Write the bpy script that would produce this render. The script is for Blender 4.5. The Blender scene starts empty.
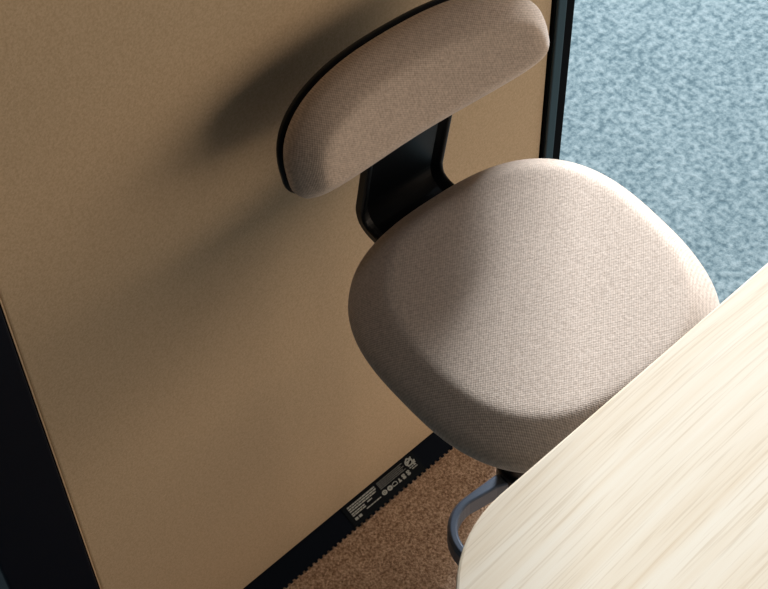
import bpy, bmesh, math, random
from mathutils import Vector, Matrix
random.seed(4)
S = bpy.context.scene
COL = S.collection

# ------------------------------------------------------------------ materials
def new_mat(name):
    m = bpy.data.materials.new(name); m.use_nodes = True
    nt = m.node_tree
    return m, nt, nt.nodes['Principled BSDF']

def nd(nt, kind, **kw):
    n = nt.nodes.new(kind)
    for k, v in kw.items():
        if k in n.inputs: n.inputs[k].default_value = v
        else: setattr(n, k, v)
    return n

def plain(name, col, rough=.5, metal=0, spec=.5, bump=0, bscale=600):
    m, nt, b = new_mat(name)
    b.inputs['Base Color'].default_value = (*col, 1)
    b.inputs['Roughness'].default_value = rough
    b.inputs['Metallic'].default_value = metal
    b.inputs['Specular IOR Level'].default_value = spec
    if bump:
        tc = nd(nt, 'ShaderNodeTexCoord')
        n = nd(nt, 'ShaderNodeTexNoise', Scale=bscale, Detail=2.0)
        nt.links.new(tc.outputs['Object'], n.inputs['Vector'])
        bp = nd(nt, 'ShaderNodeBump', Strength=bump, Distance=.001)
        nt.links.new(n.outputs['Fac'], bp.inputs['Height'])
        nt.links.new(bp.outputs['Normal'], b.inputs['Normal'])
    return m

def ramp(nt, stops):
    r = nd(nt, 'ShaderNodeValToRGB')
    e = r.color_ramp.elements
    while len(e) < len(stops): e.new(.5)
    for el, (p, c) in zip(e, stops): el.position = p; el.color = (*c, 1)
    return r

def weave(name, dark, light, axes=('X', 'Y'), pitch=.0033):
    """plain woven upholstery: crossing threads plus melange noise"""
    m, nt, b = new_mat(name); L = nt.links.new
    tc = nd(nt, 'ShaderNodeTexCoord'); sx = nd(nt, 'ShaderNodeSeparateXYZ')
    mp = nd(nt, 'ShaderNodeMapping'); mp.inputs['Rotation'].default_value = (.42, .30, .1)
    L(tc.outputs['Object'], mp.inputs[0]); L(mp.outputs[0], sx.inputs[0])
    ws = []
    for a in axes:
        mu = nd(nt, 'ShaderNodeMath', operation='MULTIPLY'); mu.inputs[1].default_value = 2*math.pi/pitch
        L(sx.outputs[a], mu.inputs[0])
        si = nd(nt, 'ShaderNodeMath', operation='SINE'); L(mu.outputs[0], si.inputs[0]); ws.append(si)
    pr = nd(nt, 'ShaderNodeMath', operation='MULTIPLY'); L(ws[0].outputs[0], pr.inputs[0]); L(ws[1].outputs[0], pr.inputs[1])
    no = nd(nt, 'ShaderNodeTexNoise', Scale=260.0, Detail=3.0); L(tc.outputs['Object'], no.inputs['Vector'])
    ma = nd(nt, 'ShaderNodeMath', operation='MULTIPLY_ADD'); L(pr.outputs[0], ma.inputs[0]); ma.inputs[1].default_value = .22
    L(no.outputs['Fac'], ma.inputs[2])
    r = ramp(nt, [(.2, dark), (.8, light)]); L(ma.outputs[0], r.inputs[0]); L(r.outputs[0], b.inputs['Base Color'])
    bp = nd(nt, 'ShaderNodeBump', Strength=.35, Distance=.0012); L(ma.outputs[0], bp.inputs['Height'])
    L(bp.outputs['Normal'], b.inputs['Normal'])
    b.inputs['Roughness'].default_value = .95
    b.inputs['Specular IOR Level'].default_value = .15
    b.inputs['Sheen Weight'].default_value = .25
    b.inputs['Sheen Roughness'].default_value = .5
    return m

def carpet(name, c0, c1, c2, scale, bump=.8, tone=.15):
    m, nt, b = new_mat(name); L = nt.links.new
    tc = nd(nt, 'ShaderNodeTexCoord')
    n1 = nd(nt, 'ShaderNodeTexNoise', Scale=scale, Detail=3.0, Roughness=.6); L(tc.outputs['Object'], n1.inputs['Vector'])
    n2 = nd(nt, 'ShaderNodeTexNoise', Scale=scale*.12, Detail=2.0); L(tc.outputs['Object'], n2.inputs['Vector'])
    ma = nd(nt, 'ShaderNodeMath', operation='MULTIPLY_ADD'); L(n2.outputs['Fac'], ma.inputs[0]); ma.inputs[1].default_value = tone
    L(n1.outputs['Fac'], ma.inputs[2])
    o = tone*.5
    r = ramp(nt, [(.34+o, c0), (.5+o, c1), (.68+o, c2)]); L(ma.outputs[0], r.inputs[0])
    L(r.outputs[0], b.inputs['Base Color'])
    bp = nd(nt, 'ShaderNodeBump', Strength=bump, Distance=.004); L(n1.outputs['Fac'], bp.inputs['Height'])
    L(bp.outputs['Normal'], b.inputs['Normal'])
    b.inputs['Roughness'].default_value = 1; b.inputs['Specular IOR Level'].default_value = .1
    return m

def felt(name, dark, light):
    m, nt, b = new_mat(name); L = nt.links.new
    tc = nd(nt, 'ShaderNodeTexCoord')
    n1 = nd(nt, 'ShaderNodeTexNoise', Scale=330.0, Detail=3.0, Roughness=.6); L(tc.outputs['Object'], n1.inputs['Vector'])
    r = ramp(nt, [(.3, dark), (.7, light)]); L(n1.outputs['Fac'], r.inputs[0]); L(r.outputs[0], b.inputs['Base Color'])
    bp = nd(nt, 'ShaderNodeBump', Strength=.25, Distance=.0015); L(n1.outputs['Fac'], bp.inputs['Height']); L(bp.outputs['Normal'], b.inputs['Normal'])
    b.inputs['Roughness'].default_value = .95; b.inputs['Specular IOR Level'].default_value = .12
    b.inputs['Sheen Weight'].default_value = .15
    return m

def oak(name):
    m, nt, b = new_mat(name); L = nt.links.new
    tc = nd(nt, 'ShaderNodeTexCoord')
    big = nd(nt, 'ShaderNodeTexNoise', Scale=1.6, Detail=1.0); L(tc.outputs['Object'], big.inputs['Vector'])
    ad = nd(nt, 'ShaderNodeVectorMath', operation='MULTIPLY_ADD'); L(big.outputs['Color'], ad.inputs[0])
    ad.inputs[1].default_value = (0, .10, 0); L(tc.outputs['Object'], ad.inputs[2])
    mp = nd(nt, 'ShaderNodeMapping'); mp.inputs['Scale'].default_value = (1.7, 60, 8); mp.inputs['Rotation'].default_value = (0, 0, .05)
    L(ad.outputs[0], mp.inputs[0])
    n1 = nd(nt, 'ShaderNodeTexNoise', Scale=1.0, Detail=5.0, Roughness=.62, Distortion=.3); L(mp.outputs[0], n1.inputs['Vector'])
    r = ramp(nt, [(.26, (.615, .48, .32)), (.42, (.675, .56, .41)), (.55, (.705, .605, .465)), (.75, (.73, .655, .53))])
    L(n1.outputs['Fac'], r.inputs[0])
    # fine open pores
    mp2 = nd(nt, 'ShaderNodeMapping'); mp2.inputs['Scale'].default_value = (9, 420, 30); L(ad.outputs[0], mp2.inputs[0])
    n2 = nd(nt, 'ShaderNodeTexNoise', Scale=1.0, Detail=2.0); L(mp2.outputs[0], n2.inputs['Vector'])
    r2 = ramp(nt, [(.33, (.80, .74, .66)), (.45, (1, 1, 1))]); L(n2.outputs['Fac'], r2.inputs[0])
    mx = nd(nt, 'ShaderNodeMix', data_type='RGBA', blend_type='MULTIPLY'); mx.inputs[0].default_value = .6
    L(r.outputs[0], mx.inputs[6]); L(r2.outputs[0], mx.inputs[7]); L(mx.outputs[2], b.inputs['Base Color'])
    b.inputs['Roughness'].default_value = .5; b.inputs['Specular IOR Level'].default_value = .35
    return m

M_seat = weave('seat_weave', (.41, .328, .266), (.67, .555, .465), ('X', 'Y'))
M_back = weave('back_weave', (.41, .328, .266), (.67, .555, .465), ('X', 'Z'))
M_shell = plain('black_plastic', (.004, .006, .009), .42, 0, .3, .15, 900)
M_metal = plain('black_powder_coat', (.006, .008, .012), .28, 0, .6, .1, 1500)
M_frame = plain('black_frame', (.003, .006, .013), .55, 0, .06)
M_post = plain('black_frame_blue_sheen', (.010, .030, .042), .4, 0, .35)  # black post; its bluish reflection is put into the base colour
M_gasket = plain('black_rubber', (.002, .002, .003), .7, 0, .04)
M_panel = felt('tan_felt', (.46, .342, .213), (.575, .44, .292))
M_piping = felt('tan_edge', (.50, .37, .23), (.60, .45, .29))
M_oak = oak('light_oak')
M_blue = carpet('blue_carpet', (.072, .111, .128), (.140, .190, .205), (.215, .268, .281), 66, .5, .2)
M_brown = carpet('brown_carpet', (.26, .165, .107), (.48, .335, .235), (.72, .545, .41), 230, bump=.8)
M_loop = plain('blue_grey_powder_coat', (.065, .09, .135), .42, 0, .5, .1, 1500)
M_label = plain('label_black', (.005, .008, .012), .5, 0, .08)
M_print = plain('label_print_white', (.42, .46, .45), .5)
M_print2 = plain('label_print_grey', (.16, .17, .17), .5)

# ------------------------------------------------------------------ helpers
def obj(name, bm, mat, parent=None, smooth=True, kind=None, label=None):
    bmesh.ops.recalc_face_normals(bm, faces=bm.faces[:])
    me = bpy.data.meshes.new(name); bm.to_mesh(me); bm.free()
    if smooth:
        for p in me.polygons: p.use_smooth = True
    me.materials.append(mat)
    o = bpy.data.objects.new(name, me); COL.objects.link(o)
    if parent: o.parent = parent
    if kind: o['kind'] = kind
    if label: o['label'] = label
    return o

def bevel(o, w, n=3):
    m = o.modifiers.new('bevel', 'BEVEL'); m.width = w; m.segments = n; m.limit_method = 'ANGLE'; m.angle_limit = .6
    m.harden_normals = False
    return o

def box(bm, x0, x1, y0, y1, z0, z1):
    vs = [bm.verts.new((x, y, z)) for z in (z0, z1) for y in (y0, y1) for x in (x0, x1)]
    for f in ((0, 1, 3, 2), (4, 6, 7, 5), (0, 4, 5, 1), (2, 3, 7, 6), (0, 2, 6, 4), (1, 5, 7, 3)):
        bm.faces.new([vs[i] for i in f])

def boxo(name, dims, mat, parent=None, bev=.002, kind=None, label=None):
    bm = bmesh.new(); box(bm, *dims)
    o = obj(name, bm, mat, parent, smooth=False, kind=kind, label=label)
    if bev: bevel(o, bev)
    return o

def loft(bm, rings, cap0=True, cap1=True):
    vr = [[bm.verts.new(p) for p in r] for r in rings]
    n = len(vr[0])
    for a, b in zip(vr, vr[1:]):
        for i in range(n):
            j = (i+1) % n
            bm.faces.new((a[i], a[j], b[j], b[i]))
    if cap0: bm.faces.new(vr[0][::-1])
    if cap1: bm.faces.new(vr[-1])
    return vr

def sup(t, n):
    c, s = math.cos(t), math.sin(t); e = 2/n
    return math.copysign(abs(c)**e, c), math.copysign(abs(s)**e, s)

def even_sup(A, B, n, N):
    """superellipse resampled to even arc length"""
    pts = []
    K = 1440
    for i in range(K):
        x, y = sup(2*math.pi*i/K, n); pts.append((A*x, B*y))
    acc = [0]
    for i in range(K):
        a, b = pts[i], pts[(i+1) % K]; acc.append(acc[-1]+math.dist(a, b))
    out = []; k = 0
    for i in range(N):
        d = acc[-1]*i/N
        while acc[k+1] < d: k += 1
        f = (d-acc[k])/max(1e-9, acc[k+1]-acc[k]); a, b = pts[k], pts[(k+1) % K]
        out.append((a[0]+(b[0]-a[0])*f, a[1]+(b[1]-a[1])*f))
    return out

def cyl(bm, x, y, z0, z1, r, n=40, r1=None):
    r1 = r if r1 is None else r1
    loft(bm, [[(x+q*math.cos(2*math.pi*i/n), y+q*math.sin(2*math.pi*i/n), z) for i in range(n)] for q, z in ((r, z0), (r1, z1))])

# ------------------------------------------------------------------ setting
FL = .006                 # top of the booth's own carpet
WY = 1.096               # face of the tan panel
X0, X1 = .405, 1.320      # its left and right edge
boxo('floor', (-4, 7, -4, 8, -.05, 0), M_blue, bev=0, kind='structure')
boxo('floor_booth', (X0-.11, X1+.05, -.25, WY+.03, 0, FL), M_brown, bev=0, kind='structure')

wall = boxo('wall_back', (X0+.004, X1-.001, WY, WY+.045, .026, 2.15), M_panel, bev=.004, kind='structure')
boxo('edge_piping', (X0, X0+.004, WY-.001, WY+.045, .026, 2.15), M_piping, wall, bev=.0015)

# sloping kick strip with its toothed lower edge on the carpet
ST, SB_ = (WY-.0005, .026), (1.0578, .0085)      # (y, z) of its upper and lower edge
SL = math.hypot(ST[0]-SB_[0], ST[1]-SB_[1])
def on_strip(x, v, h=0):
    """v metres up the slope, h metres off its face"""
    t = v/SL; ny, nz = -(ST[1]-SB_[1])/SL, (ST[0]-SB_[0])/SL
    return (x, SB_[0]+(ST[0]-SB_[0])*t+ny*h, SB_[1]+(ST[1]-SB_[1])*t+nz*h)
def toothed():
    bm = bmesh.new(); x = X0; p = .0112
    pts = [(X1, SL), (X0, SL)]
    while x + p < X1:
        pts += [(x, .0025), (x+p*.45, .0025), (x+p*.5, -.0015), (x+p*.95, -.0015)]; x += p
    pts += [(X1, .004)]
    a = [bm.verts.new(on_strip(*q)) for q in pts]
    b = [bm.verts.new((v.co.x, v.co.y+(.004 if v.co.z > .02 else 0), FL)) for v in a]
    bm.faces.new(a); bm.faces.new(b[::-1])
    for i in range(len(pts)):
        j = (i+1) % len(pts); bm.faces.new((a[i], b[i], b[j], a[j]))
    return bm
base = obj('baseboard_back', toothed(), M_frame, smooth=False, kind='structure')
boxo('backing', (X0, X1, WY, WY+.03, FL, .026), M_gasket, base, bev=0)
# product label on the strip, printed in small white lines and symbols
LX, LW, LH = .869, .160, SL-.002
def plate(bm, x0, x1, v0, v1, h0, h1):
    vs = [bm.verts.new(on_strip(x, v, h)) for h in (h0, h1) for v in (v0, v1) for x in (x0, x1)]
    for f in ((0, 1, 3, 2), (4, 6, 7, 5), (0, 4, 5, 1), (2, 3, 7, 6), (0, 2, 6, 4), (1, 5, 7, 3)):
        bm.faces.new([vs[i] for i in f])
bm = bmesh.new(); plate(bm, LX-.006, LX+LW+.004, .001, SL-.0005, 0, .0012)
lab = obj('product_label', bm, M_label, base, smooth=False, label='black product label with rows of small white print')
def bar(bm, u0, u1, v0, v1):
    plate(bm, LX+u0*LW, LX+u1*LW, v0*LH, v1*LH, .0012, .0016)
def words(bm, u0, u1, v, h):
    u = u0
    while u < u1-.006:
        w = min(random.uniform(.022, .055), u1-u); bar(bm, u, u+w, v, v+h); u += w+.007
pw = bmesh.new()
words(pw, .02, .42, .86, .065); words(pw, .02, .42, .76, .065); words(pw, .02, .40, .66, .065)
words(pw, .02, .21, .54, .06); words(pw, .25, .32, .54, .06); words(pw, .02, .21, .45, .06)
words(pw, .20, .41, .33, .045)
for u in (.02, .075): bar(pw, u, u+.04, .24, .36)
def ringm(bm, cu, cv, r, w=.0014, n=24):
    cx, cz = LX+cu*LW, cv*LH
    vs = [[bm.verts.new(on_strip(cx+q*math.cos(2*math.pi*i/n), cz+q*.8*math.sin(2*math.pi*i/n), .0016)) for q in (r-w, r)] for i in range(n)]
    for p, q in zip(vs, vs[1:]+vs[:1]): bm.faces.new((p[0], p[1], q[1], q[0]))
def stroke(bm, pts, w=.0013):
    for (u0, v0), (u1, v1) in zip(pts, pts[1:]):
        a = Vector((LX+u0*LW, v0*LH)); b = Vector((LX+u1*LW, v1*LH)); d = (b-a).normalized(); nrm = Vector((-d.y, d.x))*w/2
        bm.faces.new([bm.verts.new(on_strip(q.x, q.y, .0016)) for q in (a+nrm, a-nrm, b-nrm, b+nrm)])
R_ = .0055
ringm(pw, .475, .40, R_, .003); bar(pw, .468, .482, .36, .44)
ringm(pw, .555, .40, R_, .004)
stroke(pw, [(.60, .34), (.60, .45), (.63, .50), (.66, .45), (.66, .34), (.60, .34)])
stroke(pw, [(.70, .33), (.70, .48)], .003); stroke(pw, [(.68, .33), (.72, .33)], .002)
for u in (.765, .835):
    stroke(pw, [(u-.022, .34), (u+.022, .47)], .0022); stroke(pw, [(u+.022, .34), (u-.022, .47)], .0022)
    stroke(pw, [(u-.018, .33), (u+.018, .33)], .003); stroke(pw, [(u-.02, .49), (u+.02, .49)], .002)
# larger mark at the right end
stroke(pw, [(.875, .80), (.915, .95), (.955, .80), (.875, .80)], .0026); ringm(pw, .915, .76, .0085, .0026)
stroke(pw, [(.88, .70), (.97, .90)], .003)
words(pw, .88, .985, .58, .05); words(pw, .88, .975, .49, .05); words(pw, .90, .985, .40, .045); stroke(pw, [(.95, .55), (.985, .72)], .003)
obj('printed_text', pw, M_print, lab, smooth=False, label='small white printing and symbols')
pg = bmesh.new()
for i in range(5): words(pg, .46, .84-.03*(i % 2), .90-.075*i, .04)
obj('fine_print', pg, M_print2, lab, smooth=False, label='dim grey fine print')

# corner posts of the booth
post = boxo('trim_1', (X0-.121, X0-.003, WY-.012, WY+.05, 0, 2.2), M_frame, bev=.004, kind='structure')
boxo('gasket', (X0-.003, X0, WY-.006, WY+.045, 0, 2.2), M_gasket, post, bev=0)
post2 = boxo('trim_2', (X1+.003, X1+.023, WY-.008, WY+.05, 0, 2.2), M_post, bev=.003, kind='structure')
boxo('gasket', (X1, X1+.003, WY-.003, WY+.045, 0, 2.2), M_gasket, post2, bev=0)
boxo('glazing_channel', (X1+.023, X1+.046, WY-.003, WY+.045, 0, 2.2), M_gasket, post2, bev=.002)

# ------------------------------------------------------------------ chair
TH = -.075
chair = bpy.data.objects.new('bar_stool', None); COL.objects.link(chair)
CX, CY, SZ = .9217, .7506, .89
chair.location = (CX, CY, FL); chair.rotation_euler = (0, 0, TH)
chair['label'] = 'beige upholstered high chair with low backrest, black stem and black foot loop'
chair['category'] = 'chair'
z0 = -FL                                 # local z = world z - FL
SA, SB, SN, TAPER, TILT = .213, .2049, 2.69, .025, .07
def seat_ring(ins, dz, N=128):
    A, B = SA-ins, SB-ins
    r = []
    n = SN
    for x, y in even_sup(A, B, n, N):
        r.append((x*(1+TAPER*y/SB), y, SZ+z0+dz+TILT*y))
    return r
prof = [(.03, -.034), (.022, -.0335), (.012, -.030), (.004, -.022), (0, -.012), (.0012, -.003), (.006, .006), (.013, .0133), (.022, .0212),
        (.031, .0285), (.0365, .0325), (.041, .0347), (.047, .0357), (.056, .0361), (.066, .0363), (.085, .0367)]
def inner(ring, f, c, lift=Vector((0, 0, 0))):
    return [tuple(c+(Vector(p)-c)*f+lift) for p in ring]
rg = [seat_ring(i, d) for i, d in prof]
c0 = sum((Vector(p) for p in rg[-1]), Vector())/len(rg[-1])
for f in (.85, .7, .5, .3, .1): rg.append(inner(rg[-1 if f == .85 else len(prof)-1], f, c0, Vector((0, 0, .0012*(1-f)))))
bm = bmesh.new(); loft(bm, rg)
seat = obj('seat_cushion', bm, M_seat, chair)
bm = bmesh.new()
loft(bm, [seat_ring(i, d) for i, d in ((.085, -.046), (.06, -.046), (.045, -.042), (.040, -.034))])
pan = obj('seat_pan', bm, M_shell, chair, label='black plastic seat pan')

# backrest : bowed oval pad on a black shell
BC = Vector((.935, .985, 1.0635)); BA, BU, BL, NU, NL, BK, BT = .196, .0937, .0475, 2.85, 3.0, .72, .313
Ri = Matrix.Rotation(-TH, 3, 'Z')
def back_pt(u, w, d):
    d = d-BK*u*u
    return Vector((u, d*math.cos(BT)+w*math.sin(BT), w*math.cos(BT)-d*math.sin(BT)))
BO = Ri @ (BC-Vector((CX, CY, FL)))
def back_out(ins, N=128):
    up = even_sup(BA-ins, BU-ins, NU, N)[:N//2+1]
    lo = even_sup(BA-ins, BL-ins, NL, N)[N//2+1:]
    return up+lo
def back_ring(ins, d, f=1):
    return [tuple(BO+back_pt(x*f, (y-.025)*f+.025, d)) for x, y in back_out(ins)]
bp = [(.012, .018), (.005, .0165), (.001, .012), (0, .004), (.0010, -.004), (.005, -.012), (.012, -.0215), (.019, -.0295), (.0245, -.0345), (.029, -.037), (.035, -.0383), (.041, -.0388)]
rg = [back_ring(i, d) for i, d in bp]
for f in (.9, .75, .6, .4, .2, .05): rg.append(back_ring(.041, -.0388-.001*(1-f), f))
for f in (.9, .6, .3, .05): rg.insert(0, back_ring(.012, .018, f))
L0 = len(rg[0]); assert all(len(r) == L0 for r in rg)
bm = bmesh.new(); loft(bm, rg)
obj('backrest_cushion', bm, M_back, chair)
sp = [(.050, .036), (.03, .0355), (.012, .0335), (.003, .029), (-.001, .024), (-.001, .0185), (.004, .0165)]
rg = [back_ring(i, d) for i, d in sp]
for f in (.9, .6, .3, .05): rg.insert(0, back_ring(.050, .036, f))
for f in (.9, .6, .3, .05): rg.append(back_ring(.004, .0165, f))
bm = bmesh.new(); loft(bm, rg)
obj('backrest_shell', bm, M_shell, chair, label='black shell behind the backrest pad')

# stem: wide shallow channel rising behind the seat, folding forward beneath it
W2 = .069
path = []                                 # (y, z) of the outer skin in chair space (world minus CX.. )
YB = 1.020-CY; ZB = .850-FL; RB = .034
for t in range(6): path.append((YB-.010*(1-t/5)*0 - .014*(1-t/5), 1.11-FL-(1.11-FL-ZB-RB)*t/5))
for k in range(1, 11):
    a = math.pi/2*k/10
    path.append((YB-RB*(1-math.cos(a)), ZB+RB-RB*math.sin(a)))
path.append((.10, ZB-.012)); path.append((-.05, ZB-.022))
def strip(bm, path, W, thick, lip, lipw):
    """channel section swept along path: plate with two raised side lips on the inner (seat) side"""
    rings = []
    for i, (y, z) in enumerate(path):
        p0 = path[max(0, i-1)]; p1 = path[min(len(path)-1, i+1)]
        t = Vector((0, p1[0]-p0[0], p1[1]-p0[1])).normalized()
        n = Vector((0, t.z, -t.y))        # towards the seat side
        c = Vector((.012-.016*min(1, max(0, (1.0-FL-z)/.14)), y, z))
        sec = [(-W, 0), (W, 0), (W, lip), (W-lipw*.5, lip), (W-lipw, thick+.004), (W-lipw*1.6, thick),
               (-W+lipw*1.6, thick), (-W+lipw, thick+.004), (-W+lipw*.5, lip), (-W, lip)]
        rings.append([tuple(c+Vector((u, 0, 0))+n*h) for u, h in sec])
    loft(bm, rings)
bm = bmesh.new()
strip(bm, path, W2, .006, .014, .010)
stem = obj('back_support', bm, M_shell, chair, smooth=False, label='wide black bracket joining seat and backrest')
bevel(stem, .002, 2)

# pedestal
bm = bmesh.new(); cyl(bm, 0, 0, .010, .70, .030); cyl(bm, 0, 0, .69, .835, .021)
obj('column', bm, M_metal, chair, smooth=False)
bm = bmesh.new(); loft(bm, [[(r*math.cos(2*math.pi*i/48), r*math.sin(2*math.pi*i/48), z) for i in range(48)] for r, z in ((.085, 0), (.085, .008), (.078, .012), (.034, .015))])
bevel(obj('floor_flange', bm, M_metal, chair, smooth=False), .001)
bm = bmesh.new(); box(bm, -.075, .075, -.09, .08, .826, .848)
bevel(obj('mounting_plate', bm, M_metal, chair, smooth=False), .003)

# foot loop: D shaped bar in front of the column, webbed into its collar
RZ = .50-FL
def foot_path():
    P = []
    hw, yb, yf, r = .151, .006, -.20, .055
    def arc(cx, cy, a0, a1, r, n=10):
        for k in range(n+1):
            a = math.radians(a0+(a1-a0)*k/n); P.append((cx+r*math.cos(a), cy+r*math.sin(a)))
    P.append((-.015, yb)); P.append((-.05, yb))
    arc(-hw+r, yb-r, 90, 180, r)
    arc(-hw+.07, yf+.07, 180, 270, .07)
    arc(hw-.07, yf+.07, 270, 360, .07)
    arc(hw-r, yb-r, 0, 90, r)
    P.append((.05, yb)); P.append((.015, yb))
    return P
fp = foot_path()
bm = bmesh.new(); rings = []
for i, (x, y) in enumerate(fp):
    a = fp[max(0, i-1)]; b = fp[min(len(fp)-1, i+1)]
    t = Vector((b[0]-a[0], b[1]-a[1], 0)).normalized(); n = Vector((t.y, -t.x, 0))
    wd = .005 + .018*max(0, 1-abs(abs(x)-.015)/.05)*(1 if y > -.05 else 0)   # flares at the collar
    inn = n if True else -n
    sec = [(-.009, -.022), (-.009, .006), (-.005, .013), (wd-.002, .013), (wd, .011), (wd, -.022)]
    # n points outwards or inwards depending on travel; make + inward
    s = 1 if (Vector((0, -.09, 0))-Vector((x, y, 0))).dot(n) > 0 else -1
    rings.append([(x+n.x*s*u, y+n.y*s*u, RZ+h) for u, h in sec])
loft(bm, rings)
fr = obj('foot_loop', bm, M_loop, chair, smooth=False, label='blue grey foot loop'); bevel(fr, .0015, 2)
bm = bmesh.new(); cyl(bm, 0, 0, RZ-.03, RZ+.02, .036)
bevel(obj('collar', bm, M_metal, fr, smooth=False), .003)

# ------------------------------------------------------------------ table
TZ = 1.15
TLX, TRX, TY1, TY0, TR = .4418, 1.55, .4972, -.02, .14
table = bpy.data.objects.new('table', None); COL.objects.link(table); table.location = (1.0, .25, FL)
table['label'] = 'light oak table with rounded corner in front of the beige chair'; table['category'] = 'table'
def rrect(x0, x1, y0, y1, r, ins=0, n=16):
    P = []
    for cx, cy, a0 in ((x1-r, y1-r, 0), (x0+r, y1-r, 90), (x0+r, y0+r, 180), (x1-r, y0+r, 270)):
        for k in range(n+1):
            a = math.radians(a0+90*k/n); P.append((cx+(r-ins)*math.cos(a), cy+(r-ins)*math.sin(a)))
    return P
bm = bmesh.new(); rr = []
for ins, z in ((.012, -.026), (.002, -.020), (0, -.012), (0, -.004), (.001, -.0012), (.003, 0)):
    rr.append([(x-1.0, y-.25, TZ+z-FL) for x, y in rrect(TLX, TRX, TY0, TY1, TR, ins)])
loft(bm, rr)
top = obj('tabletop', bm, M_oak, table, smooth=False)
bm = bmesh.new(); cyl(bm, .1, -.06, .012, TZ-.032-FL, .035); obj('leg', bm, M_metal, table, smooth=False)
bm = bmesh.new(); cyl(bm, .1, -.06, 0, .013, .19, 64); obj('foot_plate', bm, M_metal, table, smooth=False)
bm = bmesh.new(); box(bm, -.1, .3, -.16, .04, TZ-.034-FL, TZ-.026-FL); obj('mounting_plate', bm, M_metal, table, smooth=False)

# ------------------------------------------------------------------ light
def area(name, loc, to, sx, sy, power, col):
    l = bpy.data.lights.new(name, 'AREA'); l.shape = 'RECTANGLE'; l.size = sx; l.size_y = sy; l.energy = power; l.color = col
    o = bpy.data.objects.new(name, l); COL.objects.link(o); o.location = loc
    o.rotation_euler = (Vector(to)-Vector(loc)).to_track_quat('-Z', 'Y').to_euler()
    return o
area('window_daylight', (6.6, 4.55, 4.1), (1.0, .8, .8), 2.0, 1.9, 1800, (.895, .945, 1.0))
area('room_daylight', (3.1, -1.4, 1.35), (.8, 1.0, 1.2), 5.0, 2.1, 82, (1, .80, .62))
area('added_top_fill', (2.05, 1.95, 3.6), (2.05, 1.95, 0), 1.5, 1.5, 42, (.74, .87, 1))  # unseen source added as a weak cool fill from above
w = bpy.data.worlds.new('World'); S.world = w; w.use_nodes = True
w.node_tree.nodes['Background'].inputs[0].default_value = (.62, .80, 1, 1)
w.node_tree.nodes['Background'].inputs[1].default_value = .025

# ------------------------------------------------------------------ camera
R = Matrix(((0.7270705566903904, 0.5539198443076839, -0.40563679773422545), (-0.6862614122836266, 0.5688412874481725, -0.4532823222946025), (-0.020339115133360935, 0.6079411120959469, 0.7937215661799389)))
# image axes (x right, y up, z back) into the place
cam = bpy.data.cameras.new('Camera'); co = bpy.data.objects.new('Camera', cam); COL.objects.link(co)
co.matrix_world = Matrix.Translation((0, 0, 2.45)) @ R.to_4x4()
cam.sensor_width = 36; cam.lens = 36*1600/768; cam.clip_start = .05
S.camera = co
S.view_settings.view_transform = 'Standard'; S.view_settings.look = 'None'; S.view_settings.exposure = 0; S.view_settings.gamma = 1
